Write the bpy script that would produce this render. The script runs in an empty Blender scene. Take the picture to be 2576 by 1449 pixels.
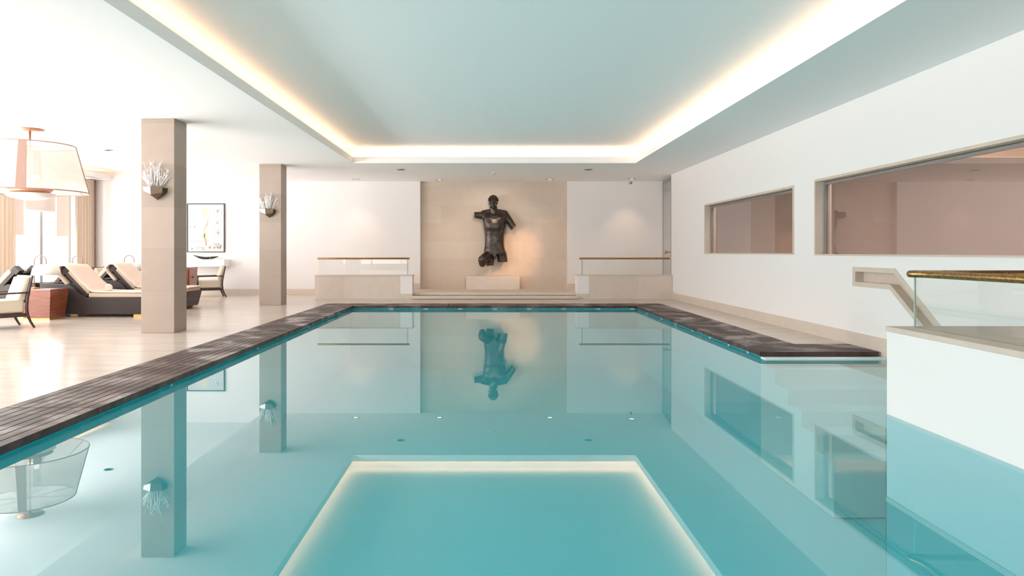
import bpy, bmesh, math, random
from mathutils import Vector, Matrix
from mathutils.geometry import tessellate_polygon
random.seed(7)
S = bpy.context.scene
COL = S.collection
PI = math.pi
W, H = 2576, 1449
F, CX, CY, EYE = 1750.0, 1228.0, 633.0, 1.2

# ------------------------------------------------------------------ helpers
class MB:
    def __init__(s):
        s.bm = bmesh.new(); s.mi = 0
    def _face(s, vs, smooth=False):
        try:
            f = s.bm.faces.new(vs)
        except ValueError:
            return None
        f.material_index = s.mi; f.smooth = smooth
        return f
    def hexa(s, p, bev=0.0):
        # p: 8 points, bottom loop 0-3, top loop 4-7
        v = [s.bm.verts.new(q) for q in p]
        fs = [s._face([v[i] for i in q]) for q in ((3,2,1,0),(4,5,6,7),(0,1,5,4),(1,2,6,5),(2,3,7,6),(3,0,4,7))]
        if bev > 0:
            es = list({e for f in fs for e in f.edges})
            r = bmesh.ops.bevel(s.bm, geom=es, offset=bev, segments=2, profile=0.6, affect='EDGES')
            for f in r['faces']:
                f.material_index = s.mi; f.smooth = True
        return s
    def box(s, x0, x1, y0, y1, z0, z1, bev=0.0):
        return s.hexa([(x0,y0,z0),(x1,y0,z0),(x1,y1,z0),(x0,y1,z0),(x0,y0,z1),(x1,y0,z1),(x1,y1,z1),(x0,y1,z1)], bev)
    def prism(s, pts, vec):
        vec = Vector(vec)
        a = [s.bm.verts.new(p) for p in pts]
        b = [s.bm.verts.new(Vector(p)+vec) for p in pts]
        n = len(pts)
        s._face(a[::-1]); s._face(b)
        for i in range(n):
            s._face([a[i], a[(i+1)%n], b[(i+1)%n], b[i]])
        return s
    def tube(s, pts, r, n=10, caps=True, smooth=True):
        pts = [Vector(p) for p in pts]
        rs = r if isinstance(r, (list, tuple)) else [r]*len(pts)
        rings = []
        up = None
        for i, p in enumerate(pts):
            t = (pts[min(i+1, len(pts)-1)] - pts[max(i-1, 0)]).normalized()
            if up is None:
                up = Vector((0,0,1)) if abs(t.z) < 0.9 else Vector((1,0,0))
            a = t.cross(up)
            if a.length < 1e-5: a = t.cross(Vector((0,1,0)))
            a.normalize(); b = a.cross(t).normalized(); up = b
            rings.append([s.bm.verts.new(p + rs[i]*(math.cos(2*PI*k/n)*a + math.sin(2*PI*k/n)*b)) for k in range(n)])
        for i in range(len(rings)-1):
            for k in range(n):
                s._face([rings[i][k], rings[i][(k+1)%n], rings[i+1][(k+1)%n], rings[i+1][k]], smooth)
        if caps:
            s._face(rings[0]); s._face(rings[-1][::-1])
        return s
    def lathe(s, prof, c=(0,0,0), n=32, smooth=True, close=False):
        rings = []
        for r, z in prof:
            rings.append([s.bm.verts.new((c[0]+r*math.cos(2*PI*k/n), c[1]+r*math.sin(2*PI*k/n), c[2]+z)) for k in range(n)])
        m = len(rings)
        for i in range(m if close else m-1):
            for k in range(n):
                s._face([rings[i][k], rings[i][(k+1)%n], rings[(i+1)%m][(k+1)%n], rings[(i+1)%m][k]], smooth)
        if not close:
            if prof[0][0] > 1e-4: s._face(rings[0][::-1])
            if prof[-1][0] > 1e-4: s._face(rings[-1])
        bmesh.ops.remove_doubles(s.bm, verts=[v for r in rings for v in r], dist=1e-6)
        return s
    def ball(s, c, rx, ry=None, rz=None, rot=None, u=20, v=14):
        ry = ry or rx; rz = rz or rx
        m = Matrix.Translation(c) @ (rot or Matrix.Identity(4)) @ Matrix.Diagonal((rx, ry, rz, 1))
        r = bmesh.ops.create_uvsphere(s.bm, u_segments=u, v_segments=v, radius=1, matrix=m)
        for f in {f for q in r['verts'] for f in q.link_faces}:
            f.material_index = s.mi; f.smooth = True
        return s
    def grid(s, rows, smooth=True):
        vs = [[s.bm.verts.new(p) for p in r] for r in rows]
        for i in range(len(vs)-1):
            for j in range(len(vs[0])-1):
                s._face([vs[i][j], vs[i][j+1], vs[i+1][j+1], vs[i+1][j]], smooth)
        return s
    def holed(s, outer, holes, fmap, depth):
        """flat slab with holes; 2D outlines are mapped by fmap(u, v, d)"""
        loops = [outer] + holes
        flat = [p for l in loops for p in l]
        tris = tessellate_polygon([[Vector((p[0], p[1], 0)) for p in l] for l in loops])
        a = [s.bm.verts.new(fmap(p[0], p[1], 0)) for p in flat]
        b = [s.bm.verts.new(fmap(p[0], p[1], depth)) for p in flat]
        for t in tris:
            s._face([a[i] for i in t]); s._face([b[i] for i in reversed(t)])
        o = 0
        for l in loops:
            n = len(l)
            for i in range(n):
                j = (i+1) % n
                s._face([a[o+i], a[o+j], b[o+j], b[o+i]])
            o += n
        return s
    def build(s, name, mats, parent=None, origin=(0,0,0), recalc=True):
        if recalc:
            bmesh.ops.recalc_face_normals(s.bm, faces=s.bm.faces)
        me = bpy.data.meshes.new(name)
        if origin != (0,0,0):
            bmesh.ops.translate(s.bm, verts=s.bm.verts, vec=-Vector(origin))
        s.bm.to_mesh(me); s.bm.free()
        for m in (mats if isinstance(mats, (list, tuple)) else [mats]):
            me.materials.append(m)
        o = bpy.data.objects.new(name, me)
        COL.objects.link(o)
        o.location = origin
        if parent: o.parent = parent
        return o

def tag(o, label=None, cat=None, group=None, kind=None):
    if label: o['label'] = label
    if cat: o['category'] = cat
    if group: o['group'] = group
    if kind: o['kind'] = kind
    return o
def thing(name, label, cat, loc=(0,0,0), rz=0.0, group=None):
    o = bpy.data.objects.new(name, None)
    o.empty_display_size = 0.1
    COL.objects.link(o)
    o.location = loc; o.rotation_euler = (0,0,rz)
    return tag(o, label, cat, group)
def struct(o):
    o['kind'] = 'structure'; return o
def kids(o):
    return [c for c in COL.objects if c.parent == o]
def dup(o, loc=None, rz=None, label=None, parent=None):
    c = o.copy(); COL.objects.link(c)
    if parent: c.parent = parent
    if loc is not None: c.location = loc
    if rz is not None: c.rotation_euler = (0,0,rz)
    if label: c['label'] = label
    for k in kids(o): dup(k, parent=c)
    return c

# ------------------------------------------------------------------ materials
def lin(r, g, b):
    f = lambda c: c/12.92 if c <= 0.04045 else ((c+0.055)/1.055)**2.4
    return (f(r/255), f(g/255), f(b/255), 1)
def mat(name, col, rough=0.6, metal=0.0, spec=0.5, noise=0.0, nscale=8.0, bump=0.0, bscale=60.0, col2=None, stretch=None, coat=0.0):
    m = bpy.data.materials.new(name); m.use_nodes = True
    nt = m.node_tree; N = nt.nodes; L = nt.links
    b = N['Principled BSDF']
    b.inputs['Roughness'].default_value = rough
    b.inputs['Metallic'].default_value = metal
    b.inputs['Specular IOR Level'].default_value = spec
    b.inputs['Coat Weight'].default_value = coat
    b.inputs['Coat Roughness'].default_value = 0.08
    b.inputs['Base Color'].default_value = col
    tc = N.new('ShaderNodeTexCoord')
    mp = N.new('ShaderNodeMapping'); L.new(tc.outputs['Object'], mp.inputs['Vector'])
    if stretch: mp.inputs['Scale'].default_value = stretch
    if noise > 0 or col2:
        nz = N.new('ShaderNodeTexNoise'); nz.inputs['Scale'].default_value = nscale
        nz.inputs['Detail'].default_value = 6; nz.inputs['Roughness'].default_value = 0.6
        L.new(mp.outputs['Vector'], nz.inputs['Vector'])
        mx = N.new('ShaderNodeMix'); mx.data_type = 'RGBA'
        c2 = col2 or tuple(c*(1-noise) for c in col[:3]) + (1,)
        mx.inputs[6].default_value = col; mx.inputs[7].default_value = c2
        rp = N.new('ShaderNodeMapRange'); rp.inputs[1].default_value = 0.35; rp.inputs[2].default_value = 0.68
        L.new(nz.outputs['Fac'], rp.inputs[0]); L.new(rp.outputs[0], mx.inputs[0])
        L.new(mx.outputs[2], b.inputs['Base Color'])
    if bump > 0:
        n2 = N.new('ShaderNodeTexNoise'); n2.inputs['Scale'].default_value = bscale
        n2.inputs['Detail'].default_value = 3
        L.new(mp.outputs['Vector'], n2.inputs['Vector'])
        bp = N.new('ShaderNodeBump'); bp.inputs['Strength'].default_value = bump; bp.inputs['Distance'].default_value = 0.01
        L.new(n2.outputs['Fac'], bp.inputs['Height']); L.new(bp.outputs['Normal'], b.inputs['Normal'])
    return m
def emit(name, col, strength):
    m = bpy.data.materials.new(name); m.use_nodes = True
    nt = m.node_tree; nt.nodes.clear()
    e = nt.nodes.new('ShaderNodeEmission'); e.inputs[0].default_value = col; e.inputs[1].default_value = strength
    o = nt.nodes.new('ShaderNodeOutputMaterial'); nt.links.new(e.outputs[0], o.inputs[0])
    return m
def glassy(name, tint, ior, rough=0.0, gcol=(1,1,1,1), bump=None, milky=None):
    """clear sheet: Fresnel mix of a tinted see-through and a mirror"""
    m = bpy.data.materials.new(name); m.use_nodes = True
    nt = m.node_tree; N = nt.nodes; L = nt.links; N.clear()
    t = N.new('ShaderNodeBsdfTransparent'); t.inputs[0].default_value = tint
    g = N.new('ShaderNodeBsdfGlossy'); g.inputs['Roughness'].default_value = rough; g.inputs[0].default_value = gcol
    fr = N.new('ShaderNodeFresnel'); fr.inputs[0].default_value = ior
    mx = N.new('ShaderNodeMixShader'); o = N.new('ShaderNodeOutputMaterial')
    # same reflectance from both sides of the sheet
    geo = N.new('ShaderNodeNewGeometry')
    mi = N.new('ShaderNodeMix'); mi.data_type = 'FLOAT'
    mi.inputs[2].default_value = ior; mi.inputs[3].default_value = 1/ior
    L.new(geo.outputs['Backfacing'], mi.inputs[0]); L.new(mi.outputs[0], fr.inputs[0])
    if bump:
        tc = N.new('ShaderNodeTexCoord')
        nz = N.new('ShaderNodeTexNoise'); nz.inputs['Scale'].default_value = bump[0]; nz.inputs['Detail'].default_value = 2
        L.new(tc.outputs['Object'], nz.inputs['Vector'])
        bp = N.new('ShaderNodeBump'); bp.inputs['Strength'].default_value = bump[1]; bp.inputs['Distance'].default_value = bump[2]
        L.new(nz.outputs['Fac'], bp.inputs['Height'])
        L.new(bp.outputs['Normal'], g.inputs['Normal']); L.new(bp.outputs['Normal'], fr.inputs['Normal'])
    body = t
    if milky:      # slightly cloudy water: part of the light is scattered back
        df = N.new('ShaderNodeBsdfDiffuse'); df.inputs[0].default_value = milky
        body = N.new('ShaderNodeMixShader'); body.inputs[0].default_value = 0.2
        L.new(t.outputs[0], body.inputs[1]); L.new(df.outputs[0], body.inputs[2])
    L.new(fr.outputs[0], mx.inputs[0]); L.new(body.outputs[0], mx.inputs[1]); L.new(g.outputs[0], mx.inputs[2])
    L.new(mx.outputs[0], o.inputs[0])
    return m
def stone_blocks(name, c1, c2, bw, bh, rough=0.45, plane='XZ', mortar=0.004):
    """limestone slabs with thin joints, drawn on the object's own axes"""
    m = bpy.data.materials.new(name); m.use_nodes = True
    nt = m.node_tree; N = nt.nodes; L = nt.links
    b = N['Principled BSDF']; b.inputs['Roughness'].default_value = rough
    tc = N.new('ShaderNodeTexCoord'); sp = N.new('ShaderNodeSeparateXYZ'); cb = N.new('ShaderNodeCombineXYZ')
    L.new(tc.outputs['Object'], sp.inputs[0])
    if plane == 'XZ':
        ad = N.new('ShaderNodeMath'); ad.operation = 'ADD'
        L.new(sp.outputs[0], ad.inputs[0]); L.new(sp.outputs[1], ad.inputs[1])
        L.new(ad.outputs[0], cb.inputs[0]); L.new(sp.outputs[2], cb.inputs[1])
    else:
        L.new(sp.outputs[0], cb.inputs[0]); L.new(sp.outputs[1], cb.inputs[1])
    br = N.new('ShaderNodeTexBrick'); L.new(cb.outputs[0], br.inputs['Vector'])
    br.inputs['Scale'].default_value = 1.0
    br.inputs['Brick Width'].default_value = bw; br.inputs['Row Height'].default_value = bh
    br.inputs['Mortar Size'].default_value = mortar; br.inputs['Mortar Smooth'].default_value = 0.3
    br.inputs['Color1'].default_value = c1; br.inputs['Color2'].default_value = c2
    br.inputs['Mortar'].default_value = tuple(c*0.93 for c in c1[:3]) + (1,)
    br.offset = 0.5
    nz = N.new('ShaderNodeTexNoise'); nz.inputs['Scale'].default_value = 5; nz.inputs['Detail'].default_value = 8
    L.new(tc.outputs['Object'], nz.inputs['Vector'])
    mx = N.new('ShaderNodeMix'); mx.data_type = 'RGBA'; mx.blend_type = 'MULTIPLY'
    rp = N.new('ShaderNodeMapRange'); rp.inputs[3].default_value = 0.92; rp.inputs[4].default_value = 1.04
    L.new(nz.outputs['Fac'], rp.inputs[0])
    mx.inputs[0].default_value = 1.0
    L.new(br.outputs['Color'], mx.inputs[6]); L.new(rp.outputs[0], mx.inputs[7])
    L.new(mx.outputs[2], b.inputs['Base Color'])
    return m
def floor_mat():
    m = bpy.data.materials.new('polished_travertine'); m.use_nodes = True
    nt = m.node_tree; N = nt.nodes; L = nt.links
    b = N['Principled BSDF']; b.inputs['Roughness'].default_value = 0.2
    b.inputs['Specular IOR Level'].default_value = 0.55
    tc = N.new('ShaderNodeTexCoord'); mp = N.new('ShaderNodeMapping'); mp.inputs['Scale'].default_value = (0.35, 1.6, 1)
    L.new(tc.outputs['Object'], mp.inputs[0])
    nz = N.new('ShaderNodeTexNoise'); nz.inputs['Scale'].default_value = 3; nz.inputs['Detail'].default_value = 9; nz.inputs['Roughness'].default_value = 0.65
    L.new(mp.outputs[0], nz.inputs['Vector'])
    cr = N.new('ShaderNodeValToRGB'); e = cr.color_ramp.elements
    e[0].position = 0.3; e[0].color = lin(194,177,165); e[1].position = 0.7; e[1].color = lin(211,198,188)
    L.new(nz.outputs['Fac'], cr.inputs[0])
    # short brown fissures
    mp2 = N.new('ShaderNodeMapping'); mp2.inputs['Scale'].default_value = (0.55, 2.6, 1); mp2.inputs['Rotation'].default_value = (0,0,0.25)
    L.new(tc.outputs['Object'], mp2.inputs[0])
    n2 = N.new('ShaderNodeTexNoise'); n2.inputs['Scale'].default_value = 1.5; n2.inputs['Detail'].default_value = 5; n2.inputs['Roughness'].default_value = 0.7
    L.new(mp2.outputs[0], n2.inputs['Vector'])
    r2 = N.new('ShaderNodeMapRange'); r2.inputs[1].default_value = 0.715; r2.inputs[2].default_value = 0.74
    L.new(n2.outputs['Fac'], r2.inputs[0])
    mx = N.new('ShaderNodeMix'); mx.data_type = 'RGBA'; mx.inputs[7].default_value = lin(140,112,92)
    L.new(r2.outputs[0], mx.inputs[0]); L.new(cr.outputs[0], mx.inputs[6])
    L.new(mx.outputs[2], b.inputs['Base Color'])
    return m
def deck_mat():
    m = bpy.data.materials.new('wet_dark_timber'); m.use_nodes = True
    nt = m.node_tree; N = nt.nodes; L = nt.links
    b = N['Principled BSDF']
    tc = N.new('ShaderNodeTexCoord')
    geo = N.new('ShaderNodeNewGeometry')
    nz = N.new('ShaderNodeTexNoise'); nz.inputs['Scale'].default_value = 9; nz.inputs['Detail'].default_value = 6
    L.new(geo.outputs['Position'], nz.inputs['Vector'])
    cr = N.new('ShaderNodeValToRGB'); e = cr.color_ramp.elements
    e[0].position = 0.3; e[0].color = lin(54,35,32); e[1].position = 0.75; e[1].color = lin(86,63,58)
    L.new(nz.outputs['Fac'], cr.inputs[0])
    rnd = N.new('ShaderNodeMapRange'); rnd.inputs[3].default_value = 0.8; rnd.inputs[4].default_value = 1.15
    L.new(geo.outputs['Random Per Island'], rnd.inputs[0])
    mx = N.new('ShaderNodeMix'); mx.data_type = 'RGBA'; mx.blend_type = 'MULTIPLY'; mx.inputs[0].default_value = 1
    L.new(cr.outputs[0], mx.inputs[6]); L.new(rnd.outputs[0], mx.inputs[7])
    L.new(mx.outputs[2], b.inputs['Base Color'])
    n2 = N.new('ShaderNodeTexNoise'); n2.inputs['Scale'].default_value = 2.2; n2.inputs['Detail'].default_value = 5
    L.new(geo.outputs['Position'], n2.inputs['Vector'])
    r2 = N.new('ShaderNodeMapRange'); r2.inputs[1].default_value = 0.46; r2.inputs[2].default_value = 0.62
    r2.inputs[3].default_value = 0.55; r2.inputs[4].default_value = 0.2
    L.new(n2.outputs['Fac'], r2.inputs[0]); L.new(r2.outputs[0], b.inputs['Roughness'])
    bp = N.new('ShaderNodeBump'); bp.inputs['Strength'].default_value = 0.25; bp.inputs['Distance'].default_value = 0.004
    L.new(nz.outputs['Fac'], bp.inputs['Height']); L.new(bp.outputs[0], b.inputs['Normal'])
    return m
def wicker_mat():
    m = bpy.data.materials.new('dark_wicker'); m.use_nodes = True
    nt = m.node_tree; N = nt.nodes; L = nt.links
    b = N['Principled BSDF']; b.inputs['Roughness'].default_value = 0.5
    tc = N.new('ShaderNodeTexCoord')
    w1 = N.new('ShaderNodeTexWave'); w1.inputs['Scale'].default_value = 22; w1.bands_direction = 'X'
    w2 = N.new('ShaderNodeTexWave'); w2.inputs['Scale'].default_value = 22; w2.bands_direction = 'Z'
    L.new(tc.outputs['Object'], w1.inputs[0]); L.new(tc.outputs['Object'], w2.inputs[0])
    ml = N.new('ShaderNodeMath'); ml.operation = 'MULTIPLY'
    L.new(w1.outputs['Fac'], ml.inputs[0]); L.new(w2.outputs['Fac'], ml.inputs[1])
    mx = N.new('ShaderNodeMix'); mx.data_type = 'RGBA'
    mx.inputs[6].default_value = lin(42,32,30); mx.inputs[7].default_value = lin(78,66,62)
    L.new(ml.outputs[0], mx.inputs[0]); L.new(mx.outputs[2], b.inputs['Base Color'])
    bp = N.new('ShaderNodeBump'); bp.inputs['Strength'].default_value = 0.3; bp.inputs['Distance'].default_value = 0.004
    L.new(ml.outputs[0], bp.inputs['Height']); L.new(bp.outputs[0], b.inputs['Normal'])
    return m
def sheer(name, col, transl=0.45, transp=0.12):
    m = bpy.data.materials.new(name); m.use_nodes = True
    nt = m.node_tree; N = nt.nodes; L = nt.links; N.clear()
    d = N.new('ShaderNodeBsdfDiffuse'); d.inputs[0].default_value = col
    t = N.new('ShaderNodeBsdfTranslucent'); t.inputs[0].default_value = col
    tr = N.new('ShaderNodeBsdfTransparent'); tr.inputs[0].default_value = (1,0.98,0.96,1)
    m1 = N.new('ShaderNodeMixShader'); m1.inputs[0].default_value = transl
    m2 = N.new('ShaderNodeMixShader'); m2.inputs[0].default_value = transp
    o = N.new('ShaderNodeOutputMaterial')
    L.new(d.outputs[0], m1.inputs[1]); L.new(t.outputs[0], m1.inputs[2])
    L.new(m1.outputs[0], m2.inputs[1]); L.new(tr.outputs[0], m2.inputs[2]); L.new(m2.outputs[0], o.inputs[0])
    return m

WHITE = mat('white_plaster', (0.885,0.84,0.825,1), 0.9, spec=0.2)
CEIL = mat('white_ceiling_paint', (0.95,0.95,0.95,1), 0.95, spec=0.1)
STONE = stone_blocks('beige_limestone', lin(212,192,174), lin(219,201,184), 1.15, 0.5)
STONE_COL = stone_blocks('column_limestone', lin(168,150,137), lin(177,159,146), 2.4, 0.62)
STONE_LOW = stone_blocks('parapet_limestone', lin(220,204,190), lin(226,211,198), 0.62, 1.4)
TRIM = mat('pale_limestone_trim', lin(222,206,192), 0.5, noise=0.06, nscale=4)
FRAME_ST = mat('grey_limestone_frame', lin(216,199,184), 0.5, noise=0.08, nscale=6)
FLOOR = floor_mat()
DECK = deck_mat()
WICKER = wicker_mat()
BASIN = mat('teal_pool_lining', (0.12,0.73,0.79,1), 0.7, spec=0.1)
STEPM = mat('white_pool_ledge', (0.80,0.90,0.88,1), 0.6, spec=0.2)
WATER = glassy('pool_water', (0.70,0.97,1.0,1), 2.1, milky=(0.10,0.56,0.61,1))
GLASS = glassy('clear_glass', (0.975,0.985,0.98,1), 1.4)
GEDGE = mat('green_glass_edge', lin(172,196,184), 0.2)
WGLASS = glassy('tinted_window_glass', (0.55,0.52,0.51,1), 1.9, gcol=(1,0.95,0.92,1))
LOUNGEG = glassy('lounge_window_glass', (0.72,0.73,0.73,1), 1.3)
CLEARW = glassy('rear_fill_window_glass', (0.97,0.98,0.98,1), 1.3)
DOORG = glassy('grey_door_glass', (0.70,0.71,0.70,1), 1.5)
BRASS = mat('aged_brass', lin(190,148,92), 0.3, metal=0.9, col2=lin(128,92,56), nscale=45)
BRASSP = mat('bright_brass', lin(206,166,100), 0.3, metal=0.9)
BRONZE = mat('dark_bronze', lin(84,72,66), 0.30, metal=0.7, spec=0.6, col2=lin(58,50,46), nscale=7)
SCONCE = mat('sconce_bronze', lin(92,74,54), 0.4, metal=0.5, noise=0.25, nscale=20)
FACET_HI = mat('painted_facet_highlight', lin(244,240,232), 0.35)  # window highlight on the sconce bowl's left side, put into the colour
CRYSTAL = mat('clear_crystal', (0.95,0.96,0.97,1), 0.08, spec=1.0)
CHROME = mat('chrome', (0.8,0.8,0.8,1), 0.15, metal=1)
STEEL = mat('grey_aluminium', lin(150,150,148), 0.4, metal=0.4)
WOOD = mat('reddish_mahogany', lin(142,78,54), 0.25, noise=0.35, nscale=5, stretch=(1,1,6), coat=0.6)
WOODD = mat('dark_chair_wood', lin(58,32,28), 0.3, noise=0.3, nscale=10, coat=0.3)
WOODP = mat('brown_post_wood', lin(128,96,84), 0.5, noise=0.2, nscale=6)
FABRIC = mat('beige_upholstery', lin(206,192,172), 0.9, noise=0.06, nscale=120, bump=0.15, bscale=300)
MATT = mat('sand_mattress_canvas', lin(196,176,156), 0.9, noise=0.06, nscale=90)
TOWEL = mat('cream_terry_towel', lin(232,208,192), 0.98, spec=0.1, bump=0.3, bscale=260)
CURT = sheer('cream_curtain', lin(208,194,180), 0.3, 0.0)
BLIND = sheer('sheer_blind', lin(196,184,176), 0.3, 0.06)
SHADE = sheer('sheer_lamp_shade', lin(204,191,183), 0.4, 0.22)
SHADEB = mat('shade_tape', lin(158,128,116), 0.8)
LSHADE = sheer('white_lamp_shade', lin(248,246,242), 0.3, 0.0)
STEMB = mat('bronze_lamp_stem', lin(150,112,104), 0.35, metal=0.4)
COPPER = mat('brushed_copper', lin(200,150,120), 0.35, metal=0.7)
WHITEP = mat('white_lacquer', (0.85,0.85,0.84,1), 0.35)
BLACKF = mat('black_frame', lin(44,34,44), 0.4)
PAPER = mat('art_paper', (0.62,0.62,0.61,1), 0.8)
INKS = [mat('ink_ochre', lin(226,208,180), 0.9), mat('ink_rust', lin(196,140,112), 0.9), mat('ink_grey', lin(168,160,160), 0.9), mat('ink_plum', lin(140,112,112), 0.9)]
DARKB = mat('dark_hardwood', lin(58,50,52), 0.3, noise=0.3, nscale=20)
LED = emit('warm_led', (1.0,0.58,0.33,1), 2.9)
LAMP = emit('downlight_glow', (1.0,0.86,0.7,1), 1.0)
BULB = emit('bulb_glow', (1.0,0.85,0.68,1), 1.5)
CORR = mat('corridor_paint', lin(196,186,180), 0.9)

BULB.cycles.emission_sampling = 'NONE'; LAMP.cycles.emission_sampling = 'NONE'

# ------------------------------------------------------------------ key sizes
ZC, ZLIP, ZU = 3.16, 3.30, 3.52          # soffit, top of cove lip, raised pool ceiling
ZL = 3.42                                  # lounge ceiling
XL, XR, YF = -3.0, 3.26, 15.4              # coffer and pool outline
DW = 0.72                                  # deck width
YW, YN = 19.4, 19.55                       # far wall, niche back
XW = -11.0                                 # window wall
YB = -12.0                                  # rear wall
ZWAT = -0.072
def rw(y, z, d):                            # point on the right wall, d metres into it
    return (4.663 + 0.0063*(17.7-y) + d, y, z)

# ------------------------------------------------------------------ floor, walls, ceiling
fl = MB()
xo, xi = XL-DW, XR+DW
fl.box(XW-0.3, xo, YB, 20.0, -0.3, 0)
fl.box(xo, 7.5, YF+DW, 20.0, -0.3, 0)
fl.box(xi, 7.5, 8.33+DW, YF+DW, -0.3, 0)
struct(fl.build('floor', FLOOR))

ps = MB()      # pool basin: walls, floor, ledge under the deck
ps.box(xo, XL-0.05, YB, YF+DW, -1.5, -0.056)
ps.box(XL-0.05, XR+0.05, YF+0.05, YF+DW, -1.5, -0.056)
ps.box(XR+0.05, xi, 8.42, YF+DW, -1.5, -0.056)
ps.box(xi, 4.70, 8.42, 8.33+DW, -1.5, -0.056)
ps.box(xo, 4.9, YB, YF+DW, -1.55, -1.35)
ps.box(xo, 3.2, YB-0.2, YB, -1.5, 0)
ps.box(3.127, 3.2, YB, 5.47, -1.36, -0.10); ps.box(3.127, 4.70, 5.462, 5.475, -1.36, -0.10)
struct(ps.build('floor_pool_basin', BASIN))

st = MB()      # submerged steps in the alcove, going down towards the viewer
pf = [(8.415,-1.34),(8.415,-0.075),(8.34,-0.075),(8.34,-0.16)]
for k in range(1, 6):
    pf += [(8.34-0.34*k, -0.16*k), (8.34-0.34*k, -0.16*(k+1))]
pf += [(8.34-0.34*5, -1.34)]
st.prism([(3.30, y_, z_) for y_, z_ in pf], (1.40, 0, 0))
struct(st.build('floor_pool_steps', STEPM))
nose = MB()
nose.box(3.26,4.70,8.19,8.335,-0.12,-0.0585,0.012)
struct(nose.build('trim_pool_nosing', STEPM))

wt = MB()
out = [(XL-0.049,YB+0.01),(3.125,YB+0.01),(3.125,5.465),(4.735,5.465),(4.72,8.33),(XR+0.049,8.33),(XR+0.049,YF+0.049),(XL-0.049,YF+0.049)]
wv = [wt.bm.verts.new((p[0],p[1],ZWAT)) for p in out]
for t_ in tessellate_polygon([[Vector((p[0],p[1],0)) for p in out]]):
    f_ = wt._face([wv[i] for i in t_])
    f_.normal_update()
    if f_.normal.z < 0: f_.normal_flip()
wo = struct(wt.build('floor_water_surface', WATER, recalc=False))

# right wall with two windows and the handrail recess
NI_OUT = [(9.00,1.005),(8.07,1.005),(7.06,0.28),(6.76,0.06),(6.76,-0.20),(7.06,0.00),(8.18,0.755),(9.00,0.755)]
NI_IN  = [(8.93,0.945),(8.09,0.945),(7.06,0.205),(6.83,0.04),(6.83,-0.09),(7.06,0.065),(8.16,0.815),(8.93,0.815)]
W1 = (10.70, 15.03, 1.152, 2.22); W2 = (2.6, 10.03, 1.146, 2.236)
rect = lambda w: [(w[0],w[2]),(w[1],w[2]),(w[1],w[3]),(w[0],w[3])]
m = MB(); m.holed([(YB-0.2,-1.5),(17.72,-1.5),(17.72,3.6),(YB-0.2,3.6)], [rect(W1), rect(W2), NI_OUT], rw, 0.24)
struct(m.build('wall_right', WHITE))

def wbox(mb, y0, y1, z0, z1, d0, d1):
    mb.hexa([rw(y0,z0,d0), rw(y0,z0,d1), rw(y1,z0,d1), rw(y1,z0,d0), rw(y0,z1,d0), rw(y0,z1,d1), rw(y1,z1,d1), rw(y1,z1,d0)])
def wall_window(n, w):
    y0,y1,z0,z1 = w
    f = MB()
    t = 0.035
    for a in ((y0,y1,z0,z0+0.02,-0.012,0.2),(y0,y1,z1-t,z1,-0.012,0.2),(y0,y0+t,z0+0.02,z1-t,-0.012,0.2),(y1-t,y1,z0+0.02,z1-t,-0.012,0.2)):
        wbox(f, *a)
    o = struct(f.build('window_%d' % n, FRAME_ST))
    s = MB()
    for a in ((y0+t,y1-t,z1-t-0.045,z1-t-0.012,0.11,0.15),(y1-t-0.05,y1-t-0.02,z0+0.02,z1-t,0.11,0.15)):
        wbox(s, *a)
    s.build('sash', STEEL, o)
    p = MB(); wbox(p, y0+t, y1-t, z0+0.02, z1-t, 0.125, 0.135); p.build('pane', WGLASS, o)
wall_window(1, W1); wall_window(2, W2)

# stone lined handrail recess in the right wall
h = thing('handrail_recess', 'bent beige stone handrail recess in the white right wall beside the near balustrade', 'handrail', rw(8.3,0.7,0))
m = MB(); m.holed(NI_OUT, [NI_IN], lambda y,z,d: rw(y,z,d-0.006), 0.12); m.build('surround', FRAME_ST, h, origin=(0,0,0)).matrix_parent_inverse = Matrix.Translation(-Vector(h.location))
m = MB(); m.holed(NI_OUT, [], lambda y,z,d: rw(y,z,d+0.10), 0.03); m.build('back_panel', FRAME_ST, h).matrix_parent_inverse = Matrix.Translation(-Vector(h.location))

# service corridor behind the right wall windows
m = MB(); m.box(8.0,8.2,-3.2,20.2,-0.1,3.6); struct(m.build('wall_corridor', CORR))
m = MB(); m.box(4.9,8.1,YB-0.2,20.2,2.85,2.95); struct(m.build('ceiling_corridor', CORR))
m = MB(); m.box(4.96,8.1,YB-0.2,8.8,-0.3,0.0); struct(m.build('floor_corridor', CORR))

# far wall with the statue niche
NX0, NX1 = -1.896, 2.217
m = MB(); m.holed([(XW-0.3,-0.2),(8.1,-0.2),(8.1,3.7),(XW-0.3,3.7)], [[(NX0,0.1),(NX1,0.1),(NX1,3.165),(NX0,3.165)]], lambda x,z,d: (x, YW+d, z), 0.15)
struct(m.build('wall_far', WHITE))
m = MB(); m.box(NX0-0.2, NX1+0.2, YN, YN+0.1, 0, 3.4); struct(m.build('wall_niche', STONE, origin=(NX0,YN,0.0)))
RX1 = 4.2
m = MB(); m.holed([(XW-0.3,-0.3),(8.2,-0.3),(8.2,3.7),(XW-0.3,3.7)], [[(-10,0.3),(RX1,0.3),(RX1,3.0),(-10,3.0)]], lambda x,z,d: (x, YB-d, z), 0.2)
struct(m.build('wall_rear', WHITE))
m = MB()
for k in range(8):
    x_ = -10+(RX1+10)*k/7; m.box(x_-0.04, x_+0.04, YB-0.14, YB-0.06, 0.3, 3.0)
m.box(-10,RX1,YB-0.14,YB-0.06,0.3,0.36); m.box(-10,RX1,YB-0.14,YB-0.06,2.94,3.0)
rwn = struct(m.build('window_rear_fill', STEEL))  # unseen glazing behind the camera, added to let fill light in
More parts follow.
